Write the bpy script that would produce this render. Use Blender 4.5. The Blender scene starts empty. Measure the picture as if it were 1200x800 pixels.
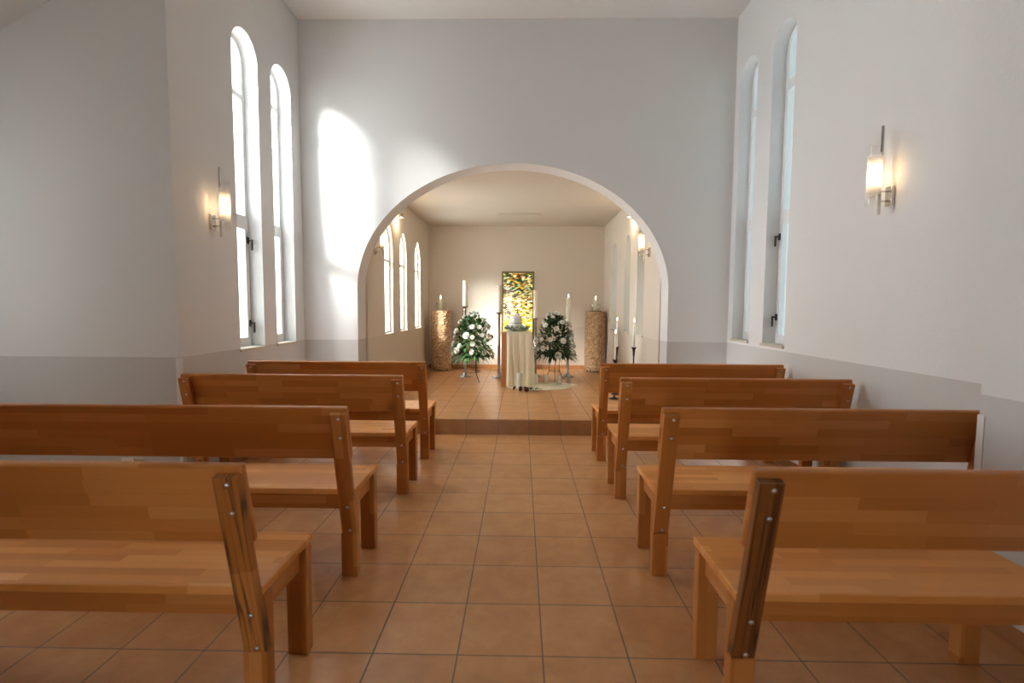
import bpy, bmesh, math, random
from mathutils import Vector, Matrix
random.seed(7)
PI = math.pi
S = bpy.context.scene
COL = S.collection

# ------------------------------------------------------------------ helpers
class MB:
    """collects faces, then links them as ONE mesh object"""
    def __init__(self): self.v = []; self.f = []; self.mi = []
    def add(self, vs, fs, m=0):
        o = len(self.v); self.v += [tuple(p) for p in vs]
        for f in fs: self.f.append([o+i for i in f]); self.mi.append(m)
    def box(self, x0, x1, y0, y1, z0, z1):
        self.add([(x0,y0,z0),(x1,y0,z0),(x1,y1,z0),(x0,y1,z0),(x0,y0,z1),(x1,y0,z1),(x1,y1,z1),(x0,y1,z1)],
                 [(0,3,2,1),(4,5,6,7),(0,1,5,4),(1,2,6,5),(2,3,7,6),(3,0,4,7)])
        return self
    def prism(self, poly, a0, a1, axis='x'):
        """poly in the two other axes, extruded along axis"""
        n = len(poly)
        def P(p, a):
            return (a,p[0],p[1]) if axis == 'x' else ((p[0],a,p[1]) if axis == 'y' else (p[0],p[1],a))
        vs = [P(p,a0) for p in poly] + [P(p,a1) for p in poly]
        fs = [tuple(range(n))[::-1], tuple(range(n,2*n))] + [(i,(i+1)%n,n+(i+1)%n,n+i) for i in range(n)]
        self.add(vs, fs); return self
    def lathe(self, prof, n=20, c=(0,0,0), closed=True):
        vs = []; fs = []
        for r, z in prof:
            for k in range(n):
                a = 2*PI*k/n; vs.append((c[0]+r*math.cos(a), c[1]+r*math.sin(a), c[2]+z))
        m = len(prof)
        for i in range(m-1):
            for k in range(n):
                fs.append((i*n+k, i*n+(k+1)%n, (i+1)*n+(k+1)%n, (i+1)*n+k))
        if closed:
            fs.append(tuple(range(n))[::-1]); fs.append(tuple(range((m-1)*n, m*n)))
        self.add(vs, fs); return self
    def tube(self, pts, r, n=8, caps=True):
        pts = [Vector(p) for p in pts]; rs = r if isinstance(r,(list,tuple)) else [r]*len(pts)
        vs = []; fs = []
        up = None
        for i, p in enumerate(pts):
            t = (pts[min(i+1,len(pts)-1)] - pts[max(i-1,0)]).normalized()
            if up is None:
                up = t.orthogonal().normalized()
            else:
                up = (up - t*up.dot(t))
                up = up.normalized() if up.length > 1e-6 else t.orthogonal().normalized()
            b = t.cross(up)
            for k in range(n):
                a = 2*PI*k/n; vs.append(p + (up*math.cos(a)+b*math.sin(a))*rs[i])
        m = len(pts)
        for i in range(m-1):
            for k in range(n):
                fs.append((i*n+k, i*n+(k+1)%n, (i+1)*n+(k+1)%n, (i+1)*n+k))
        if caps:
            fs.append(tuple(range(n))[::-1]); fs.append(tuple(range((m-1)*n, m*n)))
        self.add(vs, fs); return self
    def mesh(self, name, mats, smooth=False, bevel=0, seg=2):
        bm = bmesh.new()
        vs = [bm.verts.new(p) for p in self.v]
        for f, m in zip(self.f, self.mi):
            try:
                fc = bm.faces.new([vs[i] for i in f]); fc.material_index = m
            except ValueError: pass
        bmesh.ops.recalc_face_normals(bm, faces=bm.faces)
        if bevel:
            es = [e for e in bm.edges if len(e.link_faces) == 2 and e.calc_face_angle(0) > .5]
            bmesh.ops.bevel(bm, geom=es, offset=bevel, segments=seg, affect='EDGES', profile=.5, clamp_overlap=True)
        me = bpy.data.meshes.new(name); bm.to_mesh(me); bm.free()
        for m in (mats if isinstance(mats, (list,tuple)) else [mats]): me.materials.append(m)
        if smooth: me.polygons.foreach_set('use_smooth', [True]*len(me.polygons))
        return me
    def build(self, name, mats, parent=None, smooth=False, bevel=0, seg=2):
        return link(name, self.mesh(name, mats, smooth, bevel, seg), parent)

def link(name, me, parent=None):
    o = bpy.data.objects.new(name, me); COL.objects.link(o)
    if parent: o.parent = parent
    return o
def auto_smooth(o, ang=.6):
    me = o.data
    bm = bmesh.new(); bm.from_mesh(me)
    for f in bm.faces: f.smooth = True
    for e in bm.edges:
        if len(e.link_faces) == 2 and e.calc_face_angle(0) > ang: e.smooth = False
    bm.to_mesh(me); bm.free(); return o
def tag(o, label=None, cat=None, group=None, kind=None):
    if label: o['label'] = label
    if cat: o['category'] = cat
    if group: o['group'] = group
    if kind: o['kind'] = kind
    return o
def thing(name, loc, label, cat, group=None, rz=0):
    o = bpy.data.objects.new(name, None); COL.objects.link(o)
    o.empty_display_size = .1
    o.location = loc; o.rotation_euler = (0,0,rz)
    return tag(o, label, cat, group)
def dup(root, loc, label=None, group=None, rz=None):
    r = root.copy(); COL.objects.link(r); r.location = loc
    if rz is not None: r.rotation_euler = (0,0,rz)
    if label: r['label'] = label
    if group: r['group'] = group
    for ch in list(root.children):
        c = ch.copy(); COL.objects.link(c); c.parent = r
        for g in list(ch.children):
            d = g.copy(); COL.objects.link(d); d.parent = c
    return r

# ------------------------------------------------------------------ materials
class NT:
    def __init__(self, name):
        self.m = bpy.data.materials.new(name); self.m.use_nodes = True
        self.t = self.m.node_tree; self.t.nodes.clear()
        self.out = self.n('ShaderNodeOutputMaterial')
    def n(self, ty, **kw):
        nd = self.t.nodes.new(ty)
        for k, v in kw.items(): setattr(nd, k, v)
        return nd
    def l(self, a, b): self.t.links.new(a, b)
    def math(self, op, a, b=0.0, c=None):
        nd = self.n('ShaderNodeMath', operation=op)
        for i, x in enumerate((a, b) if c is None else (a, b, c)):
            if isinstance(x, (int, float)): nd.inputs[i].default_value = x
            else: self.l(x, nd.inputs[i])
        return nd.outputs[0]
    def xyz(self):
        tc = self.n('ShaderNodeTexCoord'); s = self.n('ShaderNodeSeparateXYZ')
        self.l(tc.outputs['Object'], s.inputs[0]); return tc.outputs['Object'], s.outputs
    def comb(self, x, y, z=0.0):
        c = self.n('ShaderNodeCombineXYZ')
        for i, q in enumerate((x, y, z)):
            if isinstance(q, (int, float)): c.inputs[i].default_value = q
            else: self.l(q, c.inputs[i])
        return c.outputs[0]
    def noise(self, vec, scale, detail=3, rough=.55, dist=0):
        nd = self.n('ShaderNodeTexNoise'); nd.inputs['Scale'].default_value = scale
        nd.inputs['Detail'].default_value = detail; nd.inputs['Roughness'].default_value = rough
        nd.inputs['Distortion'].default_value = dist
        if vec is not None: self.l(vec, nd.inputs['Vector'])
        return nd.outputs['Fac']
    def ramp(self, fac, stops, interp='LINEAR'):
        nd = self.n('ShaderNodeValToRGB'); nd.color_ramp.interpolation = interp
        el = nd.color_ramp.elements
        while len(el) < len(stops): el.new(.5)
        for e, (p, c) in zip(el, stops):
            e.position = p; e.color = (*c, 1) if len(c) == 3 else c
        self.l(fac, nd.inputs[0]); return nd.outputs[0]
    def mix(self, fac, a, b, mode='MIX'):
        nd = self.n('ShaderNodeMix', data_type='RGBA', blend_type=mode)
        for sck, x in ((nd.inputs[0], fac), (nd.inputs[6], a), (nd.inputs[7], b)):
            if isinstance(x, (int, float)): sck.default_value = x
            elif isinstance(x, tuple): sck.default_value = (*x, 1) if len(x) == 3 else x
            else: self.l(x, sck)
        return nd.outputs[2]
    def bump(self, h, strength=.3, dist=.002):
        nd = self.n('ShaderNodeBump'); nd.inputs['Strength'].default_value = strength
        nd.inputs['Distance'].default_value = dist; self.l(h, nd.inputs['Height']); return nd.outputs[0]
    def principled(self, color, rough=.5, metal=0.0, normal=None, spec=.5, **kw):
        p = self.n('ShaderNodeBsdfPrincipled')
        for nm, x in (('Base Color', color), ('Roughness', rough), ('Metallic', metal), ('Specular IOR Level', spec)):
            s = p.inputs[nm]
            if isinstance(x, (int, float)): s.default_value = x
            elif isinstance(x, tuple): s.default_value = (*x, 1)
            else: self.l(x, s)
        for nm, x in kw.items():
            s = p.inputs[nm.replace('_', ' ')]
            s.default_value = ((*x, 1) if len(s.default_value) == 4 else x) if isinstance(x, tuple) else x
        if normal is not None: self.l(normal, p.inputs['Normal'])
        self.l(p.outputs[0], self.out.inputs[0]); return p

def simple(name, col, rough=.5, metal=0.0, spec=.5, nscale=0, namt=.08, **kw):
    t = NT(name)
    v, _ = t.xyz()
    c = col
    if nscale:
        f = t.noise(v, nscale, 4)
        c = t.mix(f, tuple(x*(1-namt) for x in col), tuple(min(1, x*(1+namt)) for x in col))
    t.principled(c, rough, metal, None, spec, **kw); return t.m

def plaster(name, upper, lower, zline=.99, edge=.002):
    t = NT(name); v, s = t.xyz()
    f = t.noise(v, 55, 6, .6); f2 = t.noise(v, 1.3, 3)
    k = t.math('GREATER_THAN', t.math('ADD', s[2], t.math('MULTIPLY', t.math('SUBTRACT', f, .5), edge)), zline)
    c = t.mix(k, lower, upper)
    c = t.mix(t.math('MULTIPLY', f2, .05), c, (.55,.52,.48))
    t.principled(c, .75, 0, t.bump(f, .35, .004), .25); return t.m

UP = (.755,.762,.76); LOW = (.57,.565,.555)
M_wall = plaster('wall_plaster', UP, LOW)
M_ceil = plaster('ceiling_plaster', (.72,.70,.67), (.72,.70,.67))
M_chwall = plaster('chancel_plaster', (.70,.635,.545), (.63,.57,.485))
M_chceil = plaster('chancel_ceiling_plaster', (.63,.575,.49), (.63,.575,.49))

TS = .333; TX = -.572; TY = 2.4756
def tile_mat(name, vertical=False, dark=1.0):
    t = NT(name); v, s = t.xyz()
    u = t.math('SUBTRACT', s[0], TX)
    w = t.math('ADD', s[2], .08) if vertical else t.math('SUBTRACT', s[1], TY)
    b = t.n('ShaderNodeTexBrick'); b.offset = 0; b.squash = 1
    t.l(t.comb(u, w), b.inputs['Vector'])
    b.inputs['Scale'].default_value = 1; b.inputs['Brick Width'].default_value = TS
    b.inputs['Row Height'].default_value = TS; b.inputs['Mortar Size'].default_value = .0032
    b.inputs['Mortar Smooth'].default_value = .2; b.inputs['Bias'].default_value = 0
    b.inputs['Color1'].default_value = (0,0,0,1); b.inputs['Color2'].default_value = (1,1,1,1)
    b.inputs['Mortar'].default_value = (.5,.5,.5,1)
    rnd = t.n('ShaderNodeSeparateColor'); t.l(b.outputs['Color'], rnd.inputs[0])
    n1 = t.noise(v, 7, 5, .6, .4); n2 = t.noise(v, 34, 4, .6)
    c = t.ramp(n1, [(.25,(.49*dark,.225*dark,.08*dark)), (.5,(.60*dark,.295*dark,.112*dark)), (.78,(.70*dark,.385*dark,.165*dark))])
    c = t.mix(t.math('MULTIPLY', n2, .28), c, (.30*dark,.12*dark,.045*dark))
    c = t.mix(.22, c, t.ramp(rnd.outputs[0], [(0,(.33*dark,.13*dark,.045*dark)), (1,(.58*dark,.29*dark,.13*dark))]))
    c = t.mix(b.outputs['Fac'], c, (.17,.125,.09))
    r = t.math('ADD', t.math('MULTIPLY', n2, .03), t.math('MULTIPLY', b.outputs['Fac'], .4))
    r = t.math('ADD', r, .27)
    h = t.math('ADD', t.math('MULTIPLY', b.outputs['Fac'], -1.0), t.math('MULTIPLY', n1, .05))
    t.principled(c, r, 0, t.bump(h, .5, .003), .5); return t.m
M_tile = tile_mat('terracotta_floor_tile')
M_riser = tile_mat('terracotta_riser_tile_shaded', True, .62)  # floor tile darkened to carry the shade on the step face

def wood(name, ua, va, dark=1.0, tint=(1,1,1), streak=False, row=.043, ln=.40):
    """glued staves of beech: u runs with the grain"""
    t = NT(name); v, s = t.xyz()
    ax = {'x': 0, 'y': 1, 'z': 2}
    oi = t.n('ShaderNodeObjectInfo')
    off = t.math('MULTIPLY', oi.outputs['Random'], 17.3)
    u = t.math('ADD', s[ax[ua]], off); w = t.math('ADD', s[ax[va]], t.math('MULTIPLY', oi.outputs['Random'], 5.7))
    third = [a for a in 'xyz' if a not in (ua, va)][0]
    w = t.math('ADD', w, .013)
    uv = t.comb(u, w)
    b = t.n('ShaderNodeTexBrick'); b.offset = .43; b.offset_frequency = 2; b.squash = 1.35; b.squash_frequency = 3
    t.l(uv, b.inputs['Vector'])
    b.inputs['Scale'].default_value = 1; b.inputs['Brick Width'].default_value = ln
    b.inputs['Row Height'].default_value = row; b.inputs['Mortar Size'].default_value = .0005
    b.inputs['Color1'].default_value = (0,0,0,1); b.inputs['Color2'].default_value = (1,1,1,1)
    b.inputs['Mortar'].default_value = (.3,.3,.3,1)
    sc = t.n('ShaderNodeSeparateColor'); t.l(b.outputs['Color'], sc.inputs[0])
    st = sc.outputs[0]
    g = t.noise(t.comb(t.math('MULTIPLY', u, 2.2), t.math('MULTIPLY', w, 60), t.math('ADD', t.math('MULTIPLY', st, 9), t.math('MULTIPLY', s[ax[third]], 30))), 1.6, 5, .65, .6)
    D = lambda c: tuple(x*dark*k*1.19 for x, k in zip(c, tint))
    c = t.ramp(st, [(0, D((.36,.120,.022))), (.4, D((.42,.150,.030))), (.7, D((.46,.172,.040))), (1, D((.54,.235,.070)))])
    c = t.mix(t.math('MULTIPLY', g, .42), c, D((.26,.095,.028)))
    if streak:
        n = t.noise(t.comb(t.math('MULTIPLY', u, .55), t.math('MULTIPLY', w, 24)), 1.5, 2, .5, .5)
        k = t.ramp(n, [(.42,(0,0,0)), (.455,(1,1,1)), (.465,(1,1,1)), (.50,(0,0,0))])
        c = t.mix(k, c, D((.07,.028,.012)))
    t.principled(c, t.math('ADD', .25, t.math('MULTIPLY', g, .14)), 0, t.bump(g, .08, .001), .45); return t.m
W_xy = wood('beech_staves_seat_lit', 'x', 'y', 1.38, (1,1.15,1.3))  # same beech, paled for the light and sheen on the seat tops
W_xz = wood('beech_staves_back', 'x', 'z')
W_zx = wood('beech_staves_upright', 'z', 'x', .95)
W_yz = wood('beech_staves_side', 'y', 'z')
W_dark = wood('beech_heartwood_upright', 'z', 'x', .42, (1,.9,.9), True)
W_strk = wood('beech_cracked_upright', 'z', 'x', .92, (1,1,1), True)
W_ped = wood('light_beech_column', 'z', 'x', 1.25, (1,1.1,1.25), row=.09, ln=1.6)

M_white = simple('white_window_frame', (.82,.84,.85), .35)
M_sill = simple('sandstone_sill', (.55,.50,.43), .6, nscale=30)
M_black = simple('black_handle', (.012,.012,.013), .4)
M_chrome = simple('polished_chrome', (.62,.60,.57), .22, 1.0)
M_silver = simple('aged_silver', (.40,.38,.36), .30, 1.0, nscale=20)
M_iron = simple('dark_iron', (.035,.03,.027), .5, .6)
M_wire = simple('black_wire', (.015,.014,.013), .55)
M_wax = simple('ivory_wax', (.86,.80,.66), .45, Subsurface_Weight=.2, Subsurface_Radius=(.02,.012,.006))
M_waxw = simple('white_wax', (.86,.84,.80), .45, Subsurface_Weight=.2, Subsurface_Radius=(.02,.015,.01))
M_wick = simple('charred_wick', (.02,.015,.01), .9)
M_plastic = simple('white_plastic', (.78,.77,.74), .4)
M_guard = simple('corner_guard_plastic', (.74,.74,.73), .45)
M_urn = simple('white_glazed_urn', (.84,.83,.81), .35)
M_band = simple('grey_urn_band', (.45,.42,.40), .5)
M_petal = simple('white_petal', (.86,.86,.82), .6, nscale=40, namt=.04)
M_rose = simple('dark_red_petal', (.10,.006,.010), .55, nscale=60, namt=.3)
M_zinc = simple('zinc_plated_bolt', (.62,.63,.66), .25, 1.0)

def leaf_mat(name, a, b):
    t = NT(name); v, s = t.xyz(); f = t.noise(v, 16, 3)
    t.principled(t.ramp(f, [(.3,a), (.7,b)]), .5, 0, None, .4); return t.m
M_leaf = leaf_mat('dark_green_leaf', (.012,.040,.014), (.05,.115,.035))
M_leafl = leaf_mat('fresh_green_leaf', (.022,.075,.022), (.085,.18,.055))
M_sage = leaf_mat('sage_green_leaf', (.24,.32,.25), (.52,.60,.51))

def satin():
    t = NT('cream_satin'); v, s = t.xyz(); f = t.noise(v, 12, 3)
    t.principled(t.mix(f, (.84,.79,.56), (.90,.86,.68)), .34, 0, None, .5, Sheen_Weight=.3); return t.m
M_satin = satin()

def glass(name, tint=(1,1,1), refl=.07):
    t = NT(name)
    a = t.n('ShaderNodeBsdfTransparent'); a.inputs[0].default_value = (*tint, 1)
    g = t.n('ShaderNodeBsdfGlossy'); g.inputs['Roughness'].default_value = .03
    fr = t.n('ShaderNodeLayerWeight'); fr.inputs['Blend'].default_value = .25
    m = t.n('ShaderNodeMixShader')
    t.l(t.math('MULTIPLY_ADD', fr.outputs['Facing'], .3, refl*.5), m.inputs[0])
    t.l(a.outputs[0], m.inputs[1]); t.l(g.outputs[0], m.inputs[2]); t.l(m.outputs[0], t.out.inputs[0]); return t.m
M_glass = glass('window_glass', (.97,.99,.99))
M_bowl = glass('clear_bowl_glass', (.96,.97,.96), .16)

def emit(name, col, st):
    t = NT(name); e = t.n('ShaderNodeEmission'); e.inputs[0].default_value = (*col, 1); e.inputs[1].default_value = st
    t.l(e.outputs[0], t.out.inputs[0]); return t.m
M_bulb = emit('lamp_bulb', (1,.66,.36), 26)
M_spotbulb = emit('spot_bulb', (1,.85,.62), 60)
M_flame = emit('candle_flame', (1,.80,.50), 14)

def shade_mat():
    """ribbed glass, frosted along its middle, clear towards both ends"""
    t = NT('ribbed_frosted_glass'); v, s = t.xyz()
    tr = t.n('ShaderNodeBsdfTransparent'); tr.inputs[0].default_value = (.97,.96,.94,1)
    gl = t.n('ShaderNodeBsdfGlossy'); gl.inputs['Roughness'].default_value = .1
    m0 = t.n('ShaderNodeMixShader'); m0.inputs[0].default_value = .07
    t.l(tr.outputs[0], m0.inputs[1]); t.l(gl.outputs[0], m0.inputs[2])
    tl = t.n('ShaderNodeBsdfTranslucent'); tl.inputs[0].default_value = (.95,.93,.88,1)
    df = t.n('ShaderNodeBsdfDiffuse'); df.inputs[0].default_value = (.8,.78,.74,1)
    m1 = t.n('ShaderNodeMixShader'); m1.inputs[0].default_value = .25
    t.l(tl.outputs[0], m1.inputs[1]); t.l(df.outputs[0], m1.inputs[2])
    k = t.ramp(s[2], [(.10,(0,0,0)), (.17,(1,1,1)), (.31,(1,1,1)), (.37,(0,0,0))])
    m2 = t.n('ShaderNodeMixShader'); t.l(t.math('MULTIPLY', k, .88), m2.inputs[0])
    t.l(m0.outputs[0], m2.inputs[1]); t.l(m1.outputs[0], m2.inputs[2])
    t.l(m2.outputs[0], t.out.inputs[0]); return t.m
M_shade = shade_mat()

def stained():
    """abstract leaded glass: dark greens and browns above, yellow and white below"""
    t = NT('stained_glass'); v, s = t.xyz()
    d = t.noise(v, 6, 4, .6)
    x = t.math('MULTIPLY', s[0], 17.0)
    z = t.math('ADD', t.math('MULTIPLY', s[2], 46.0), t.math('MULTIPLY', d, 7.0))
    vo = t.n('ShaderNodeTexVoronoi'); vo.inputs['Scale'].default_value = 1; vo.inputs['Randomness'].default_value = 1
    t.l(t.comb(x, z), vo.inputs['Vector'])
    sc = t.n('ShaderNodeSeparateColor'); t.l(vo.outputs['Color'], sc.inputs[0])
    r = sc.outputs[0]
    Q = lambda *c: tuple(math.sqrt(q/17) for q in c)      # light passes both faces of the pane
    hi = t.ramp(r, [(0,Q(.02,.07,.03)), (.16,Q(.12,.05,.015)), (.32,Q(.75,.33,.06)), (.44,Q(1.1,.75,.08)), (.56,Q(.06,.14,.06)), (.66,Q(1.2,1.0,.5)), (.80,Q(.22,.08,.02)), (.92,Q(.6,.75,.35))], 'CONSTANT')
    mid = t.ramp(r, [(0,Q(.18,.06,.02)), (.12,Q(.9,.45,.10)), (.28,Q(1.5,1.1,.30)), (.44,Q(2.2,1.9,1.1)), (.68,Q(1.3,.95,.12)), (.84,Q(1.8,1.5,.6)), (.92,Q(.2,.09,.03))], 'CONSTANT')
    lo = t.ramp(r, [(0,Q(1.1,.75,.02)), (.25,Q(1.4,1.05,.05)), (.5,Q(1.6,1.35,.30)), (.7,Q(.8,.55,.03)), (.86,Q(2,1.9,1.2))], 'CONSTANT')
    zz = t.math('ADD', s[2], t.math('MULTIPLY', t.math('SUBTRACT', d, .5), .35))
    c2 = t.mix(t.ramp(t.math('MULTIPLY', zz, .5), [(.34,(0,0,0)), (.38,(1,1,1))]), lo, mid)
    c3 = t.mix(t.ramp(t.math('MULTIPLY', zz, .5), [(.54,(0,0,0)), (.60,(1,1,1))]), c2, hi)
    tr = t.n('ShaderNodeBsdfTransparent'); t.l(c3, tr.inputs[0])
    gl = t.n('ShaderNodeBsdfGlossy'); gl.inputs['Roughness'].default_value = .1
    m = t.n('ShaderNodeMixShader'); m.inputs[0].default_value = .05
    t.l(tr.outputs[0], m.inputs[1]); t.l(gl.outputs[0], m.inputs[2]); t.l(m.outputs[0], t.out.inputs[0]); return t.m
M_stained = stained()

def bark():
    t = NT('shredded_fibre'); v, s = t.xyz()
    vo = t.n('ShaderNodeTexVoronoi'); vo.inputs['Scale'].default_value = 48; t.l(v, vo.inputs['Vector'])
    sc = t.n('ShaderNodeSeparateColor'); t.l(vo.outputs['Color'], sc.inputs[0])
    n = t.noise(v, 30, 4, .65)
    c = t.ramp(sc.outputs[0], [(0,(.30,.16,.07)), (.4,(.52,.32,.16)), (.75,(.62,.42,.24)), (1,(.80,.64,.46))])
    c = t.mix(t.math('MULTIPLY', n, .4), c, (.36,.20,.09))
    t.principled(c, .42, 0, t.bump(t.math('ADD', vo.outputs['Distance'], n), .8, .01), .6); return t.m
M_bark = bark()

# ------------------------------------------------------------------ room shell
def sheet(name, outline, holes, thick, to_world, mat, parent=None):
    """flat slab with holes: outline and holes are 2D polygons; to_world maps (a, b, depth)"""
    cu = bpy.data.curves.new(name+'_outline', 'CURVE'); cu.dimensions = '2D'; cu.fill_mode = 'BOTH'; cu.extrude = thick/2
    for poly in [outline] + holes:
        sp = cu.splines.new('POLY'); sp.points.add(len(poly)-1); sp.use_cyclic_u = True
        for p, q in zip(sp.points, poly): p.co = (q[0], q[1], 0, 1)
    tmp = bpy.data.objects.new('tmp', cu)
    me = bpy.data.meshes.new_from_object(tmp)
    bpy.data.objects.remove(tmp); bpy.data.curves.remove(cu)
    for v in me.vertices: v.co = to_world(v.co.x, v.co.y, v.co.z + thick/2)
    me.update()
    bm = bmesh.new(); bm.from_mesh(me)
    bmesh.ops.remove_doubles(bm, verts=bm.verts, dist=1e-5)
    bmesh.ops.recalc_face_normals(bm, faces=bm.faces); bm.to_mesh(me); bm.free()
    me.materials.clear(); me.materials.append(mat); me.name = name
    return auto_smooth(link(name, me, parent), .5)
def arch_poly(y0, y1, z0, z1, n=20, sharp=1.0):
    r = (y1-y0)/2; c = (y0+y1)/2; zs = z1 - r*sharp
    return [(y0,z0)] + [(c - r*math.cos(PI*k/n), zs + r*sharp*math.sin(PI*k/n)) for k in range(n+1)] + [(y1,z0)]
rect = lambda a0, a1, b0, b1: [(a0,b0),(a1,b0),(a1,b1),(a0,b1)]
def struct(o): o['kind'] = 'structure'; return o

XL, XR, XN = -2.44, 2.30, 2.01          # nave side walls; the nearer stretch of the right wall
YC, YN, YF, YB = 3.42, 2.14, 5.45, 9.58 # left corner, right corner, arch wall, altar wall
CL, CR, ZP = -1.81, 1.62, .167          # chancel walls, platform height
WL = [(4.185,4.59,.985,3.77), (4.83,5.235,.985,3.77)]
WR = [(4.285,4.665,1.035,3.88), (4.955,5.335,1.035,3.90)]
WC = [(6.47,6.88,1.0,2.49), (7.31,7.71,1.0,2.49), (8.33,8.76,1.0,2.49)]

struct(sheet('wall_left', rect(YC+.30, YF+.28, 0, 4.75), [arch_poly(*w) for w in WL], .30, lambda a,b,d: (XL-d, a, b), M_wall))
struct(sheet('wall_right', rect(YN, YF+.28, 0, 4.75), [arch_poly(*w) for w in WR], .30, lambda a,b,d: (XR+d, a, b), M_wall))
struct(MB().box(XN, XR+.3, -2.8, YN-.001, 0, 4.75).build('wall_right_near', M_wall))
# the wing opening to the left: its end wall faces the viewer, under a sloping ceiling
WX = -4.3
slope = lambda x: 3.854 + (x-XL)*.527
struct(sheet('wall_left_wing', [(WX-.3,0),(XL,0),(XL,4.75),(XL-.3,4.45),(WX-.3,slope(WX-.3)+.3)], [], .30, lambda a,b,d: (a, YC+d, b), M_wall))
struct(sheet('wall_left_outer', rect(-2.8, YC, 0, 3.6), [rect(2.22,2.86,.85,2.6)], .30, lambda a,b,d: (WX-d, a, b), M_wall))
struct(sheet('wall_back', rect(WX-.3, XR+.3, 0, 4.75), [rect(-1.03,-.47,.05,2.25)], .30, lambda a,b,d: (a, -2.5-d, b), M_wall))
ACX, AHW, AZS, AB = -.10, 1.735, 1.55, 1.39
arch = [(ACX-AHW,0)] + [(ACX-AHW*math.cos(PI*k/56), AZS+AB*math.sin(PI*k/56)) for k in range(57)] + [(ACX+AHW,0)]
struct(sheet('wall_front', [(-2.74,0)] + arch + [(2.6,0),(2.6,4.75),(-2.74,4.75)], [], .28, lambda a,b,d: (a, YF+d, b), M_wall))
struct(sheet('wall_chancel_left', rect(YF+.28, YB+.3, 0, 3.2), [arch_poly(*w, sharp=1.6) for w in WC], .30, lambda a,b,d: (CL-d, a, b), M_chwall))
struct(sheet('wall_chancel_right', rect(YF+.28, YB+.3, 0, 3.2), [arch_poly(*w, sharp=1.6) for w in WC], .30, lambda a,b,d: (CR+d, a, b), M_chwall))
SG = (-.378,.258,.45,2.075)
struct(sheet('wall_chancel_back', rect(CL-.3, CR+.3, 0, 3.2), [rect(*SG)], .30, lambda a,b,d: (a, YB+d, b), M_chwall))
struct(MB().box(XL-.3, XR+.3, -2.8, YF+.28, 4.46, 4.76).build('ceiling', M_ceil))
struct(MB().prism([(XL,slope(XL)),(WX-.3,slope(WX-.3)),(WX-.6,slope(WX-.6)),(WX-.6,slope(WX-.6)+.3),(XL,slope(XL)+.3)], -2.8, YC+.02, 'y').build('ceiling_wing', M_ceil))
struct(MB().box(XL-.3, XL, -2.8, YC, slope(XL), 4.75).build('wall_left_upper', M_wall))
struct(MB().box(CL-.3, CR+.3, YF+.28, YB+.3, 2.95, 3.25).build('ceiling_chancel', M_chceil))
struct(MB().box(WX-.3, XR+.3, -2.8, 5.14, -.1, 0).build('floor', M_tile))
struct(MB().box(CL-.1, CR+.1, 5.145, YB+.1, -.1, ZP).build('floor_chancel', M_tile))
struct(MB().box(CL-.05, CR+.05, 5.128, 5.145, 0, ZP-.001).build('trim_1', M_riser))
# tile skirting
M_skirt = tile_mat('terracotta_skirting_tile', True, .9)
struct(MB().box(CL, CR, YB-.012, YB, ZP, ZP+.075).build('baseboard_chancel_back', M_skirt))
M_skirts = simple('brown_skirting_tile', (.34,.15,.06), .35, nscale=12)
struct(MB().box(CL, CL+.012, YF+.29, YB-.012, ZP, ZP+.075).build('baseboard_chancel_left', M_skirts))
struct(MB().box(CR-.012, CR, YF+.29, YB-.012, ZP, ZP+.075).build('baseboard_chancel_right', M_skirts))
struct(MB().box(XL, XL+.012, YC, YF, 0, .075).build('baseboard_left', M_skirts))
struct(MB().box(XR-.012, XR, YN, YF, 0, .075).build('baseboard_right', M_skirts))
struct(MB().box(XN-.012, XN, -2.5, YN, 0, .075).build('baseboard_right_near', M_skirts))
struct(MB().box(WX, XL, YC-.012, YC, 0, .075).build('baseboard_left_wing', M_skirts))
# pale guards on the two wall corners
struct(MB().prism([(XL-.025,YC-.004),(XL+.004,YC-.004),(XL+.004,YC+.03),(XL,YC+.03),(XL,YC),(XL-.025,YC)], .075, .985, 'z').build('trim_2', M_guard))
struct(MB().prism([(XN-.004,YN-.028),(XN-.004,YN+.004),(XN+.03,YN+.004),(XN+.03,YN),(XN,YN),(XN,YN-.028)], .075, .90, 'z').build('trim_3', M_guard))
# loft hatch in the chancel ceiling
h = MB()
hx0,hx1,hy0,hy1 = -.38,.32,8.3,9.1
for b in ((hx0,hx1,hy0,hy0+.025),(hx0,hx1,hy1-.025,hy1),(hx0,hx0+.025,hy0+.025,hy1-.025),(hx1-.025,hx1,hy0+.025,hy1-.025)): h.box(*b, 2.935, 2.951)
h.box(hx0+.032,hx1-.032,hy0+.032,hy1-.032,2.943,2.951)
struct(h.build('trim_4', M_chceil))

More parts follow.
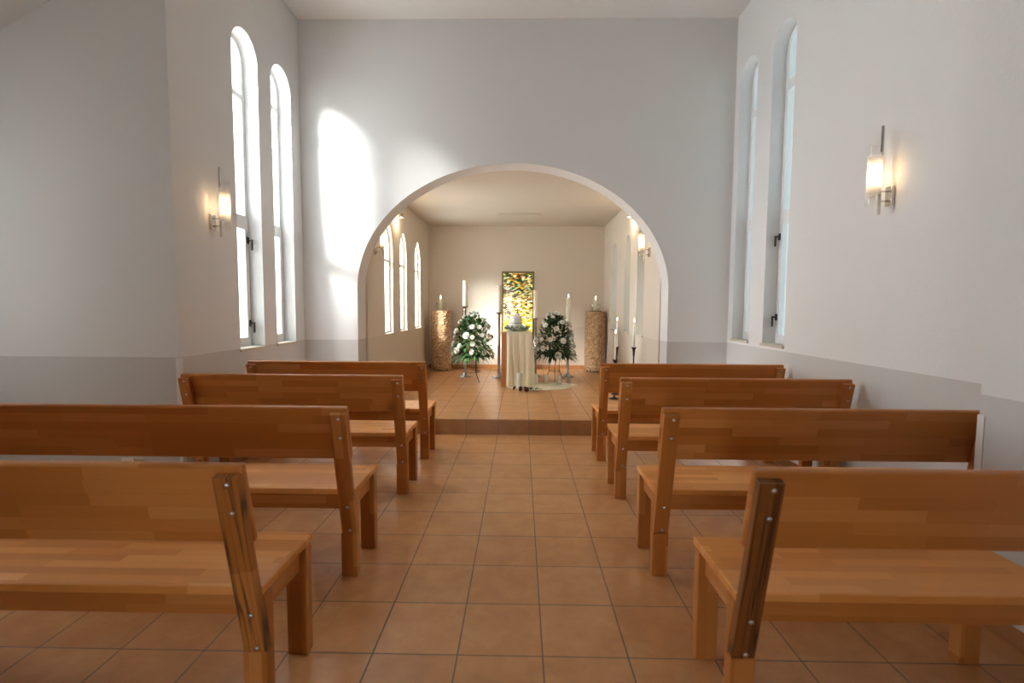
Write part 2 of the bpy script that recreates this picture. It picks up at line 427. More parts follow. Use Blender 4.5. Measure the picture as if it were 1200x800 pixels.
# ------------------------------------------------------------------ windows
def ring(poly_o, poly_i, d0, d1, to_world, name, mat, parent):
    return sheet(name, poly_o, [poly_i], abs(d1-d0), lambda a,b,d: to_world(a, b, min(d0,d1)+d), mat, parent)
def window(n, w, sgn, xw, transoms, handles=(), sharp=1.0, depth=.13, simplew=False):
    y0, y1, z0, z1 = w
    T = lambda a, b, d: (xw + sgn*d, a, b)
    e = bpy.data.objects.new('window_%d' % n, None); COL.objects.link(e); struct(e)
    fw = .03 if simplew else .045
    inner = arch_poly(y0+fw, y1-fw, z0+fw, z1-fw, sharp=sharp)
    ring(arch_poly(y0+.001, y1-.001, z0+.001, z1-.001, sharp=sharp), inner, depth, depth+.06, T, 'frame', M_white, e)
    sheet('pane', inner, [], .006, lambda a,b,d: T(a, b, depth+.03+d), M_glass, e)
    for zt, hh in transoms:
        m = MB(); xs = sorted((xw+sgn*(depth-.004), xw+sgn*(depth+.05)))
        m.box(xs[0], xs[1], y0+fw-.005, y1-fw+.005, zt-hh/2, zt+hh/2); m.build('transom', M_white, e, bevel=.004)
    if not simplew:
        # opening sash below the lower transom
        zt = transoms[-1][0]
        so = rect(y0+fw-.012, y1-fw+.012, z0+fw-.012, zt-.03); si = rect(y0+fw+.035, y1-fw-.035, z0+fw+.04, zt-.075)
        ring(so, si, depth-.015, depth+.028, T, 'sash', M_white, e)
    for zh in handles:
        m = MB(); yy = y1-fw+.002; xa = xw+sgn*(depth-.016)
        m.box(min(xa, xa-sgn*.008), max(xa, xa-sgn*.008), yy-.016, yy+.016, zh-.03, zh+.03)
        m.tube([(xa,yy,zh),(xa-sgn*.04,yy,zh)], .009, 8)
        m.tube([(xa-sgn*.04,yy,zh+.008),(xa-sgn*.042,yy-.005,zh-.09)], .010, 8)
        m.build('handle', M_black, e, bevel=.002)
    m = MB(); xs = sorted((xw-sgn*.018, xw+sgn*depth))
    m.box(xs[0], xs[1], y0-.012 if not simplew else y0+.002, y1+.012 if not simplew else y1-.002, z0-.022, z0+.003); m.build('sill', M_sill, e, bevel=.003)
    return e
window(1, WL[0], -1, XL, [(3.26,.05),(2.14,.11)], (1.97,1.20))
window(2, WL[1], -1, XL, [(3.40,.05),(2.16,.09)])
window(3, WR[0], 1, XR, [(3.386,.09),(2.218,.10)], (2.03,1.285), depth=.12)
window(4, WR[1], 1, XR, [(3.385,.08),(2.277,.09)], depth=.12)
for i, w in enumerate(WC):
    window(5+i, w, -1, CL, [(2.0,.04)], sharp=1.6, depth=.05, simplew=True)
    window(8+i, w, 1, CR, [(2.0,.04)], sharp=1.6, depth=.14, simplew=True)
# tall window of the left wing, out of view, sized for its daylight; added wall beside it blocks sun
e = struct(bpy.data.objects.new('window_11', None)); COL.objects.link(e)
Tw = lambda a,b,d: (WX-d, a, b)
ring(rect(2.221,2.859,.851,2.599), rect(2.27,2.81,.90,2.55), .12, .18, Tw, 'frame', M_white, e)
sheet('pane', rect(2.27,2.81,.90,2.55), [], .006, lambda a,b,d: Tw(a,b,.15+d), M_glass, e)
struct(MB().box(-10.5, WX-.3, 1.6, 1.85, 0, 4.8).build('wall_sun_block', M_ceil))  # unseen outer wall, added to block part of the sun
# unseen glazed opening added as fill behind the viewer, roofed against the sun
e = struct(bpy.data.objects.new('window_12', None)); COL.objects.link(e)
Tb = lambda a,b,d: (a, -2.5-d, b)
ring(rect(-1.029,-.471,.051,2.249), rect(-.98,-.52,.12,2.18), .12, .18, Tb, 'frame', M_white, e)
sheet('pane', rect(-.98,-.52,.12,2.18), [], .006, lambda a,b,d: Tb(a,b,.15+d), M_glass, e)
struct(MB().box(WX-.3, XR+.3, -7.4, -2.8, 2.75, 2.95).build('ceiling_sun_block', M_ceil))  # unseen roof added to keep direct sun out of the rear opening
# stained glass in the altar wall
sg = thing('stained_glass_panel', ((SG[0]+SG[1])/2, YB, SG[2]), 'tall narrow stained glass panel, yellow with dark brown and green, in altar wall', 'stained glass')
hw = (SG[1]-SG[0])/2; hh = SG[3]-SG[2]
M_came = simple('bronze_frame', (.22,.16,.09), .4, .7)
sheet('frame', rect(-hw,hw,0,hh), [rect(-hw+.03,hw-.03,.03,hh-.03)], .06, lambda a,b,d: (a, -.012+d, b), M_came, sg)
sheet('glass', rect(-hw+.025,hw-.025,.025,hh-.025), [], .008, lambda a,b,d: (a, .03+d, b), M_stained, sg)

# ------------------------------------------------------------------ benches
BL = 1.56
def bench(name, L, label, group, mats=None):
    root = thing(name, (0,0,0), label, 'bench', group)
    py = lambda z: -.2188*(z-.23)              # back face of the sloping post
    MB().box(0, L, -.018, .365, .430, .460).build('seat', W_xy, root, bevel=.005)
    # backrest leans with the posts, edges rounded
    nrm = Vector((0,1,.2188)).normalized(); along = Vector((0,-.2188,1)).normalized()
    b0 = Vector((0, py(.614), .614)) + nrm*.031
    q = [b0, b0+along*.269, b0+along*.269+nrm*.028, b0+nrm*.028]
    MB().prism([(p.y,p.z) for p in q], 0, L, 'x').build('backrest', W_xz, root, bevel=.009, seg=3)
    for side in (0, 1):
        x0 = 0 if side == 0 else L-.08
        pm = mats[side] if mats and mats[side] else W_zx
        px0 = x0 if side == 0 else L-.077
        t0 = Vector((0, py(.228), .228)); t1 = t0 + along*.643
        p = MB().prism([(a.y,a.z) for a in (t0, t0+nrm*.03, t1+nrm*.03, t1)], px0+.002, px0+.077, 'x').build('post', pm, root, bevel=.003)
        for zb in (.833,.740,.372,.243):
            m = MB(); c = Vector((px0+.045, py(zb), zb)); d = -nrm
            prof = [(.0001,.0065),(.005,.006),(.0085,.004),(.0095,0),(.0095,-.004)]
            mt = Vector((0,0,1)).rotation_difference(d).to_matrix()
            m.lathe(prof, 14); m.v = [tuple(c + mt @ Vector(v)) for v in m.v]
            m.build('bolt', M_zinc, p, smooth=True)
        f45 = py(.43)+.031; f22 = py(.226)+.031
        MB().prism([(0,0),(.05,0),(.05,.429),(f45,.429),(f22,.226),(0,.226)], x0, x0+.08, 'x').build('leg', W_zx, root, bevel=.004)
        MB().box(x0, x0+.08, .295, .345, 0, .429).build('leg', W_zx, root, bevel=.004)
        xa = .024 if side == 0 else L-.049
        MB().box(xa, xa+.025, .051, .294, .342, .429).build('side_apron', W_yz, root, bevel=.002)
    MB().box(.081, L-.081, .016, .042, .345, .429).build('rear_apron', W_xz, root, bevel=.002)
    MB().box(.081, L-.081, .305, .331, .345, .429).build('front_apron', W_xz, root, bevel=.002)
    return root
GR, GLf = 'benches right of the aisle', 'benches left of the aisle'
b0 = bench('wooden_bench', BL, 'laminated beech bench right of the aisle, standing nearest the chancel step', GR)
b0.location = (.685, 4.265, 0)
dup(b0, (.68, 3.40, 0), 'beech bench right of the aisle, second back from the chancel step', GR)
dup(b0, (.672, 2.39, 0), 'beech bench right of the aisle, third back, far end at the right wall corner', GR)
dup(b0, (-.815-BL, 4.27, 0), 'laminated beech bench left of the aisle, standing nearest the chancel step', GLf)
dup(b0, (-.812-BL, 3.43, 0), 'beech bench left of the aisle, second from the step, beside the left wall corner', GLf)
b3 = bench('wooden_bench', 1.84, 'beech bench left of the aisle, third back from the chancel step', GLf)
b3.location = (-.812-1.84, 2.345, 0)
b4 = dup(b0, (-.82-BL, 1.50, 0), 'nearest beech bench left of the aisle, dark cracked grain on its aisle post', GLf)
for ch in b4.children:
    if ch.name.startswith('post') and ch.data.vertices and min(v.co.x for v in ch.data.vertices) > .5:
        ch.data = ch.data.copy(); ch.data.materials.clear(); ch.data.materials.append(W_strk)
        ch['label'] = 'post with dark cracks in its grain'
b5 = bench('wooden_bench', 1.08, 'short nearest beech bench right of the aisle, with a dark brown aisle post', GR, (W_dark, None))
b5.location = (.685, 1.51, 0)
for ch in b5.children:
    if ch.name.startswith('post') and ch.data.materials[0] == W_dark: ch['label'] = 'dark brown heartwood post'

# ------------------------------------------------------------------ wall lamps
def sconce():
    """local: wall plane at x=0, lamp towards +x"""
    root = thing('wall_sconce', (0,0,0), '', 'wall lamp', 'wall sconces')
    MB().box(0, .022, -.028, .028, .055, .175).build('wall_plate', M_chrome, root, bevel=.004)
    for zb in (.145,.085): MB().tube([(.02,0,zb),(.075,0,zb)], .0055).build('bracket', M_chrome, root, smooth=True)
    MB().tube([(.075,0,.0),(.075,0,.155)], .009, 12).build('lower_rod', M_chrome, root)
    MB().tube([(.075,0,.385),(.075,0,.54)], .009, 12).build('upper_rod', M_chrome, root)
    # curved glass in front of the rod, open towards the wall
    m = MB(); n = 26; R = .038; vs = []; fs = []
    for j in range(13):
        z = .06 + .38*j/12
        for k in range(n+1):
            a = -PI*.78 + 2*PI*.78*k/n
            rr = R + .0012*(k % 2)
            vs.append((.112 + rr*math.cos(a), rr*math.sin(a), z))
    for j in range(12):
        for k in range(n): fs.append((j*(n+1)+k, j*(n+1)+k+1, (j+1)*(n+1)+k+1, (j+1)*(n+1)+k))
    m.add(vs, fs); m.build('glass_shade', M_shade, root, smooth=True)
    MB().lathe([(.004,.175),(.013,.185),(.014,.285),(.004,.30)], 12, (.106,0,0)).build('bulb', M_bulb, root, smooth=True)
    MB().lathe([(.012,.15),(.012,.178)], 12, (.106,0,0)).build('lamp_socket', M_chrome, root)
    m = MB(); m.tube([(.075,0,.155),(.106,0,.155)], .006); m.tube([(.075,0,.155),(.075,0,.385)], .004); m.build('lamp_arm', M_chrome, root)
    return root
s0 = sconce(); s0.location = (XL, 3.84, 1.90); s0['label'] = 'lit wall sconce on the left nave wall, left of the tall windows'
dup(s0, (XR, 3.12, 1.945), 'lit wall sconce on the right nave wall, right of the tall windows', rz=PI)
dup(s0, (CL, 6.02, 1.95), 'lit wall sconce inside the arch on the left chancel wall')
dup(s0, (CR, 6.20, 1.95), 'lit wall sconce inside the arch on the right chancel wall', rz=PI)
def spot(x, sgn, y, z, label):
    r = thing('ceiling_spotlight', (x, y, z), label, 'spotlight', 'chancel spotlights')
    MB().lathe([(.028,0),(.028,.012),(.01,.016)], 16).build('mount', M_chrome, r)
    for v in r.children: v.rotation_euler = (0, sgn*PI/2, 0)
    MB().tube([(0,0,0),(sgn*.06,0,0),(sgn*.075,0,-.02)], .005).build('arm', M_chrome, r)
    MB().lathe([(.012,.045),(.022,.035),(.027,0),(.030,-.02),(.026,-.02),(.022,0)], 16, (sgn*.078,0,-.05), closed=False).build('lamp_head', M_chrome, r, smooth=True)
    MB().lathe([(.004,-.012),(.018,-.008),(.018,.0),(.008,.008)], 14, (sgn*.078,0,-.052)).build('bulb', M_spotbulb, r, smooth=True)
spot(CL, 1, 7.1, 2.72, 'small chrome spotlight high on the left chancel wall')
spot(CR, -1, 7.1, 2.735, 'small chrome spotlight high on the right chancel wall')

# double socket on the wing wall
so = thing('wall_socket', (-2.85, YC, .212), 'white wall socket low on the left wall behind the benches', 'socket')
MB().box(-.042,.042,-.012,0,-.042,.042).build('plate', M_plastic, so, bevel=.004)
m = MB().lathe([(.021,0),(.021,.003),(.018,.003),(.018,.0005)], 20); m.v = [(x,-.012-z,y) for x,y,z in m.v]; m.build('outlet', simple('grey_outlet', (.30,.29,.27), .5), so)
sw = thing('wall_socket', (-2.766, YC, .212), 'beige cover plate right beside the white socket on the left wall', 'socket')
MB().box(-.036,.036,-.010,0,-.040,.040).build('plate', simple('beige_plastic', (.50,.46,.38), .5), sw, bevel=.004)
m = MB().lathe([(.014,0),(.014,.003),(.003,.005)], 16); m.v = [(x,-.010-z,y) for x,y,z in m.v]; m.build('plug', M_plastic, sw)

# ------------------------------------------------------------------ candles and holders
def flame(parent, z, s=1.0):
    MB().lathe([(.0008,0),(.0045*s,.006*s),(.0062*s,.015*s),(.0045*s,.028*s),(.002*s,.040*s),(.0004,.048*s)], 10, (0,0,z)).build('flame', M_flame, parent, smooth=True)
def candle(name, loc, r, h, label, group, mat=None, lit=True, taper=.96, cat='candle', fs=1.0):
    mat = mat or M_wax
    c = thing(name, loc, label, cat, group)
    auto_smooth(MB().lathe([(r*.98,0),(r,.004),(r*taper,h-.006),(r*taper*.93,h),(r*.55,h-.004),(r*.1,h-.005)], 20).build('wax', mat, c))
    MB().tube([(0,0,h-.006),(0,.001,h+.006),(.001,.002,h+.013)], .0016, 6).build('wick', M_wick, c)
    if lit: flame(c, h+.008, fs)
    return c
def candlestick(loc, H, label):
    c = thing('candlestick', loc, label, 'candlestick', 'tall silver candlesticks')
    auto_smooth(MB().lathe([(.112,0),(.116,.008),(.108,.018),(.078,.026),(.072,.036),(.05,.044),(.040,.058),(.028,.072)], 28).build('base', M_silver, c))
    auto_smooth(MB().lathe([(.027,.07),(.030,.085),(.0235,.10),(.0235,H*.5),(.026,H*.5+.006),(.0235,H*.5+.012),(.020,H-.085),(.026,H-.07),(.018,H-.05)], 20).build('stem', M_silver, c))
    auto_smooth(MB().lathe([(.018,-.05),(.03,-.025),(.062,-.008),(.066,-.002),(.06,0),(.052,-.004),(.01,-.006)], 24, (0,0,H)).build('drip_pan', M_silver, c))
    return c
SP = [(-.963,8.39,1.39,.44,.040,False), (-.37,8.32,1.285,.46,.040,False), (.256,8.45,1.19,.48,.040,False), (.822,8.45,1.10,.44,.040,True)]
names = ['leftmost of the four, by the wall patch of sunlight', 'second of four from left, left of draped column', 'third of four from left, right of draped column', 'rightmost of the four, behind the right bouquet']
for (x,y,zt,h,r,lit), nm in zip(SP, names):
    candlestick((x,y,ZP), zt-ZP, 'tall silver floor candlestick, ' + nm)
    candle('tall_candle', (x,y,zt-.0035), r, h, 'tall ivory candle on silver stick, ' + nm, 'tall ivory candles', lit=lit, fs=1.3)
# slim tapers by the right chancel wall
TP = [(1.335,6.75,.83,.36,'rear left of three by the right chancel wall'), (1.245,6.40,.69,.34,'lowest of three by the right chancel wall'), (1.50,6.45,.85,.33,'rightmost of three by the right chancel wall')]
for x,y,zt,h,nm in TP:
    c = thing('taper_stand', (x,y,ZP), 'slim dark iron holder, ' + nm, 'candlestick', 'slim iron candle stands')
    H = zt-ZP
    auto_smooth(MB().lathe([(.07,0),(.072,.006),(.03,.014),(.010,.03)], 20).build('base', M_iron, c))
    auto_smooth(MB().lathe([(.010,.028),(.0085,.1),(.0085,H-.14),(.013,H-.10),(.016,H-.06)], 14).build('stem', M_iron, c))
    auto_smooth(MB().lathe([(.014,H-.065),(.02,H-.03),(.036,H-.004),(.034,H),(.016,H-.004)], 18).build('cup', M_iron, c))
    candle('taper_candle', (x,y,zt-.004), .0125, h, 'thin white taper candle in iron stand, ' + nm, 'slim taper candles', M_waxw, True, .8, fs=1.0)

# fibre-clad pedestals with a candle bowl
def ped_mesh():
    n, k = 60, 70; H = 1.14; R = .185; m = MB(); vs = []; fs = []
    rnd = random.Random(3)
    for j in range(k+1):
        for i in range(n):
            a = 2*PI*i/n; r = R + rnd.uniform(-.009,.009) - (.006 if j in (0,k) else 0)
            z = .045 + (H-.045)*j/k + (rnd.uniform(-.006,.006) if 0 < j < k else 0)
            vs.append((r*math.cos(a), r*math.sin(a), z))
    for j in range(k):
        for i in range(n): fs.append((j*n+i, j*n+(i+1)%n, (j+1)*n+(i+1)%n, (j+1)*n+i))
    fs.append(tuple(range(k*n,(k+1)*n))); fs.append(tuple(range(n))[::-1])
    m.add(vs, fs); return m.mesh('cladding', M_bark)
def fringe_mesh():
    m = MB(); rnd = random.Random(5)
    for i in range(110):
        a = 2*PI*i/110 + rnd.uniform(-.03,.03); r = .186
        z0 = .10+rnd.uniform(0,.05); z1 = rnd.uniform(.001,.03)
        c, s = math.cos(a), math.sin(a); w = rnd.uniform(.002,.005); b = rnd.uniform(-.01,.01)
        m.add([(r*c-w*s, r*s+w*c, z0), (r*c+w*s, r*s-w*c, z0), ((r+.012)*c+(w-b)*s, (r+.012)*s-(w-b)*c, z1), ((r+.012)*c-(w+b)*s, (r+.012)*s+(w+b)*c, z1),
               ((r-.004)*c, (r-.004)*s, z0), ((r+.007)*c, (r+.007)*s, z1)], [(0,1,2,3),(0,3,5,4),(1,4,5,2),(3,2,5)])
    return m.mesh('fringe', M_bark)
pm, fm = ped_mesh(), fringe_mesh()
for x, y, nm in ((-1.515, 9.22, 'left'), (1.405, 9.22, 'right')):
    p = thing('pedestal', (x,y,ZP), 'round pedestal clad in brown shredded fibre in the %s chancel corner' % nm, 'pedestal', 'fibre pedestals')
    link('cladding', pm, p); link('fringe', fm, p)
    MB().lathe([(.14,0),(.14,.05)], 32).build('core', M_iron, p)
    zt = ZP+1.1405
    b = thing('candle_bowl', (x+.0,y-.02,zt), 'clear glass candle bowl on the %s fibre pedestal' % nm, 'bowl', 'glass candle bowls')
    auto_smooth(MB().lathe([(.10,0),(.118,.004),(.12,.012),(.112,.012),(.09,.007),(.01,.006)], 28).build('plate', M_iron if nm == 'right' else M_silver, b))
    MB().lathe([(.05,.013),(.085,.035),(.104,.075),(.106,.115),(.098,.15)], 28, closed=False).build('glass', M_bowl, b, smooth=True)
    candle('pillar_candle', (x,y-.02,zt+.0065), .038, .20, 'ivory pillar candle in the glass bowl on the %s pedestal' % nm, 'pedestal candles', fs=1.6)

# ------------------------------------------------------------------ flowers
def leaf(m, p, d, L, W, droop=.3, up=Vector((0,0,1)), mi=0):
    d = d.normalized(); s = d.cross(up)
    s = s.normalized() if s.length > 1e-4 else Vector((1,0,0))
    n = s.cross(d).normalized()
    pts = []
    for t, w in ((0,.12),(.35,1),(.7,.8),(1,.02)):
        c = p + d*L*t - Vector((0,0,1))*droop*L*t*t
        pts += [c - s*W*w*.5 + n*W*.12*w, c, c + s*W*w*.5 + n*W*.12*w]
    fs = []
    for i in range(3):
        a = i*3
        fs += [(a,a+1,a+4,a+3),(a+1,a+2,a+5,a+4)]
    m.add(pts, fs, mi)
def bloom_mesh(name, mat, rings, R):
    m = MB()
    rnd = random.Random(11)
    for cnt, tilt, L, W in rings:
        for k in range(cnt):
            a = 2*PI*(k+rnd.uniform(-.15,.15)+tilt)/cnt
            o = Vector((math.cos(a), math.sin(a), 0)); s = Vector((-o.y, o.x, 0))
            pts = []
            for t, w in ((.05,.35),(.45,1),(.8,.9),(1,.35)):
                ang = tilt*t**.6
                c = o*(L*t*math.cos(tilt)) + Vector((0,0,1))*L*(t*math.sin(tilt)*.9 + .0)
                cup = W*.16*w
                pts += [c - s*W*w*.5 + Vector((0,0,cup)), c - Vector((0,0,cup*.3)), c + s*W*w*.5 + Vector((0,0,cup))]
            fs = []
            for i in range(3):
                q = i*3; fs += [(q,q+1,q+4,q+3),(q+1,q+2,q+5,q+4)]
            m.add(pts, fs)
    m.lathe([(R*.1,R*.05),(R*.34,R*.2),(R*.30,R*.5),(R*.05,R*.62)], 8)
    return m.mesh(name, mat, smooth=True)
bloom = bloom_mesh('flower', M_petal, [(9,.12,.046,.030),(8,.55,.044,.028),(7,.95,.040,.025),(5,1.25,.034,.02)], .03)
def dome(rnd, inset=0.0):
    """a point on the bouquet's outline, half egg narrowing upwards, and its outward direction"""
    t = rnd.random()**1.25; a = rnd.uniform(0, 2*PI)
    r = .285*math.sqrt(max(0, 1-t**2.3))*(1-inset)
    z = .02 + .66*t*(1-inset*.4)
    return Vector((r*math.cos(a), r*math.sin(a), z)), Vector((math.cos(a)*(1.15-t), math.sin(a)*(1.15-t), t*1.0-.12))
def bouquet(loc, label, seed, lm, sx):
    rnd = random.Random(seed)
    r = thing('flower_arrangement', loc, label, 'flower arrangement', 'white flower arrangements')
    m = MB()
    for _ in range(900):
        p, d = dome(rnd, rnd.uniform(.0,.5)); p.x *= sx
        d += Vector((rnd.uniform(-.5,.5), rnd.uniform(-.5,.5), rnd.uniform(-.4,.4)))
        leaf(m, p, d, rnd.uniform(.07,.14), rnd.uniform(.03,.055), rnd.uniform(.1,.6))
    for _ in range(60):     # trailing blades at the rim
        a = rnd.uniform(0, 2*PI); p = Vector((.20*math.cos(a)*sx, .20*math.sin(a), .06))
        leaf(m, p, Vector((math.cos(a), math.sin(a), -.05)), rnd.uniform(.16,.24), .014, rnd.uniform(.5,.9))
    m.build('foliage', lm, r, smooth=True)
    MB().lathe([(.05,0),(.09,.02),(.11,.08),(.10,.09),(.02,.085)], 18).build('bowl', M_leaf, r, smooth=True)
    st = MB(); fl = []; tries = 0
    while len(fl) < 30 and tries < 4000:
        tries += 1
        p, d = dome(rnd); p.x *= sx
        if any((p-q).length < .085 for q in fl): continue
        if p.y > .12: continue
        fl.append(p)
        d = d.normalized(); p = p + d*.035
        o = link('flower', bloom, r); o.location = p
        o.rotation_mode = 'QUATERNION'; o.rotation_quaternion = Vector((0,0,1)).rotation_difference((d+Vector((0,-.35,0))).normalized())
        k = rnd.uniform(.7,1.3); o.scale = (k,k,k)
        st.tube([(p*.35).to_tuple(), p.to_tuple()], .003, 5)
    st.build('stems', lm, r)
    return r
bouquet((-.766,7.80,.565), 'large white flower arrangement with green leaves, left of the draped column', 4, M_leafl, 1.0)
bouquet((.56,8.0,.57), 'large white flower arrangement with dark leaves, right of the draped column', 9, M_leaf, 1.0)
def wire_stand(loc, H, label, rz):
    r = thing('flower_stand', loc, label, 'flower stand', 'wire flower stands', rz)
    for k in range(3):
        a = 2*PI*k/3; c, s = math.cos(a), math.sin(a)
        MB().tube([(.10*c,.10*s,H),(.095*c,.095*s,.16),(.10*c,.10*s,.14),(.19*c,.19*s,.004)], .0045, 8).build('leg', M_wire, r)
    for z, R in ((.16,.095),(H-.002,.10)):
        MB().tube([(R*math.cos(2*PI*k/24), R*math.sin(2*PI*k/24), z) for k in range(25)], .004, 6, False).build('ring', M_wire, r)
    m = MB()
    for k in range(3):
        a = 2*PI*k/3; m.tube([(0,0,H),(.1*math.cos(a),.1*math.sin(a),H)], .004, 6)
    m.build('cradle', M_wire, r)
wire_stand((-.766,7.80,ZP), .392, 'thin black wire stand under the left flower arrangement', -.9)
wire_stand((.56,8.0,ZP), .397, 'thin black wire stand under the right flower arrangement', -PI/2)

# ------------------------------------------------------------------ draped column, urn, wreath
colm = thing('display_column', (-.085,7.50,ZP), 'square beech column partly covered by the cream satin drape', 'column')
MB().box(-.205,.205,-.19,.19,0,.80).build('shaft', W_ped, colm, bevel=.003)
MB().box(-.215,.215,-.20,.20,.80,.828).build('top', W_ped, colm, bevel=.003)
def drape():
    m = MB(); x0, x1, yf, yb = -.125, .232, -.212, .20      # local to the column
    path = []
    N1, N2 = 64, 36
    for i in range(N1+1): path.append((x0+(x1-x0)*i/N1, yf, (0,-1)))
    for i in range(1, N2+1): path.append((x1, yf+(yb-yf)*i/N2, (1,0)))
    NZ = 30; vs = []; fs = []
    top = .834
    for j in range(NZ+1):
        t = j/NZ; z = top - (top-.012)*t
        for i, (x, y, n) in enumerate(path):
            u = i/len(path)
            amp = .006 + .042*min(1, t*1.6)
            ph = u*19 + .5*math.sin(t*2.4+u*6) + .55*t*(u-.3)
            w = abs(math.sin(ph))**.75 + .22*abs(math.sin(ph*2.3+1+t))
            d = .008 + amp*w*(.8+.35*math.sin(u*9+1))
            pinch = 0 if n[0] else -.02*math.sin(t*PI)*(u-.35)
            vs.append((x+n[0]*d+pinch, y+n[1]*d, z))
    L = len(path)
    for j in range(NZ):
        for i in range(L-1): fs.append((j*L+i, j*L+i+1, (j+1)*L+i+1, (j+1)*L+i))
    m.add(vs, fs)
    # cloth lying over the top
    k0 = len(m.v); nt = 10; vs = []; fs = []
    for j in range(nt+1):
        for i in range(N1+1):
            x, y, _ = path[i]; xx, yy, zz = m.v[i]
            s = j/nt
            vs.append((xx, yy + (yb+.01-yy)*s, top + .003*math.sin(i*.7)*(1-s)*s*3))
    for j in range(nt):
        for i in range(N1): fs.append((j*(N1+1)+i, j*(N1+1)+i+1, (j+1)*(N1+1)+i+1, (j+1)*(N1+1)+i))
    m.add(vs, fs)
    o = m.build('satin_drape', M_satin, None, smooth=True)
    sm = o.modifiers.new('thickness', 'SOLIDIFY'); sm.thickness = .003; sm.offset = 1
    o.location = (-.085,7.50,ZP)
    return tag(o, 'cream satin cloth hanging in folds over the display column', 'drape')
drape()
def floor_cloth():
    m = MB(); rnd = random.Random(2)
    C0 = Vector((.33,7.62)); out = [(-.215,7.42),(-.17,7.26),(0,7.13),(.2,7.03),(.45,7.06),(.66,7.16),(.76,7.3),(.88,7.52),(.84,7.72),(.72,7.85),(.7,8.15),(.5,8.12),(.38,7.95),(.2,7.85),(.16,7.65),(.17,7.45),(.0,7.27),(-.12,7.28)]
    out = out[:14] + [(.19,7.72),(.19,7.6)] if False else [(-.20,7.24),(-.10,7.13),(.05,7.06),(.25,7.02),(.47,7.05),(.66,7.16),(.78,7.33),(.90,7.48),(.84,7.62),(.74,7.70),(.64,7.74),(.50,7.76),(.36,7.74),(.24,7.68),(.205,7.55),(.20,7.30),(.05,7.245),(-.08,7.25)]
    # dense closed outline
    def cr(p0,p1,p2,p3,t):
        return tuple(.5*((2*b)+(c-a)*t+(2*a-5*b+4*c-d)*t*t+(-a+3*b-3*c+d)*t**3) for a,b,c,d in zip(p0,p1,p2,p3))
    n = len(out); dense = []
    for i in range(n):
        for k in range(6): dense.append(cr(out[i-1],out[i],out[(i+1)%n],out[(i+2)%n],k/6))
    C0 = Vector((.42,7.40)); rings = 14; N = len(dense)
    vs = [(C0.x,C0.y,.010)]; fs = []
    for j in range(1, rings+1):
        s = j/rings
        for i, q in enumerate(dense):
            p = C0.lerp(Vector(q), s)
            z = .006 + .010*(math.sin(p.x*31+p.y*17)*.5+.5)*(1-s**6) + .006*(math.sin(p.x*11-p.y*29)*.5+.5)
            vs.append((p.x,p.y,z if j < rings else .003))
    for i in range(N): fs.append((0, 1+i, 1+(i+1)%N))
    for j in range(rings-1):
        for i in range(N): fs.append((1+j*N+i, 1+(j+1)*N+i, 1+(j+1)*N+(i+1)%N, 1+j*N+(i+1)%N))
    m.add(vs, fs)
    o = m.build('satin_cloth', M_satin, None, smooth=True)
    sm = o.modifiers.new('thickness', 'SOLIDIFY'); sm.thickness = .003; sm.offset = -1
    o.location = (0,0,ZP)
    return tag(o, 'cream satin cloth spread on the chancel floor beside the draped column', 'cloth')
floor_cloth()
zt = ZP+.838
urn = thing('urn', (-.075,7.45,zt), 'white lidded urn standing on the draped column', 'urn')
auto_smooth(MB().lathe([(.082,0),(.092,.01),(.094,.12),(.090,.165),(.078,.185)], 32).build('body', M_urn, urn))
auto_smooth(MB().lathe([(.080,.185),(.088,.19),(.089,.205),(.080,.225),(.05,.245),(.018,.255),(.014,.262),(.018,.272),(.010,.284),(.001,.286)], 32).build('lid', M_urn, urn))
MB().lathe([(.0945,.118),(.0965,.121),(.0965,.129),(.0945,.132)], 32, closed=False).build('band', M_band, urn, smooth=True)
wr = thing('wreath', (-.06,7.45,zt), 'wreath of grey-green leaves and white blossoms around the urn base', 'wreath')
m = MB(); rnd = random.Random(8)
for k in range(190):
    a = rnd.uniform(0,2*PI); R = .140+rnd.uniform(-.028,.028)
    leaf(m, Vector((R*math.cos(a),R*math.sin(a),rnd.uniform(.008,.055))), Vector((math.cos(a)*.8+rnd.uniform(-.8,.8), math.sin(a)*.8+rnd.uniform(-.8,.8), rnd.uniform(.25,.9))), rnd.uniform(.045,.075), .032, .1)
m.tube([(.14*math.cos(2*PI*k/24), .14*math.sin(2*PI*k/24), .014) for k in range(25)], .012, 6, False)
m.build('foliage', M_sage, wr, smooth=True)
for k in range(9):
    a = 2*PI*k/9+.3; o = link('blossom', bloom, wr); o.location = (.155*math.cos(a), .155*math.sin(a), .072); o.scale = (.55,)*3
    o.rotation_euler = (.5*-math.sin(a), .5*math.cos(a), 0)

# candles on the floor cloth
zc = ZP+.017
candle('pillar_candle', (-.01,7.10,ZP+.016), .044, .225, 'white pillar candle on the floor cloth, behind the red roses', 'floor cloth candles', M_waxw, False)
candle('pillar_candle', (.235,7.50,zc+.001), .040, .16, 'short white pillar candle on the floor cloth, right of the draped column', 'floor cloth candles', M_waxw, False)
for x, y, h, nm in ((.40,7.55,.15,'nearer the draped column'), (.60,7.52,.13,'farther from the draped column')):
    g = thing('votive_glass', (x,y,zc), 'clear candle glass on the floor cloth, ' + nm, 'candle glass', 'candle glasses')
    MB().lathe([(.040,.0),(.042,.004),(.044,h)], 24, closed=False).build('tumbler', M_bowl, g, smooth=True)
    MB().lathe([(.040,.0),(.040,.006)], 24).build('glass_foot', M_bowl, g)
    candle('votive_candle', (x,y,zc+.007), .028, h*.85, 'small white candle inside the floor glass ' + nm, 'votive candles', M_waxw, lit=False)
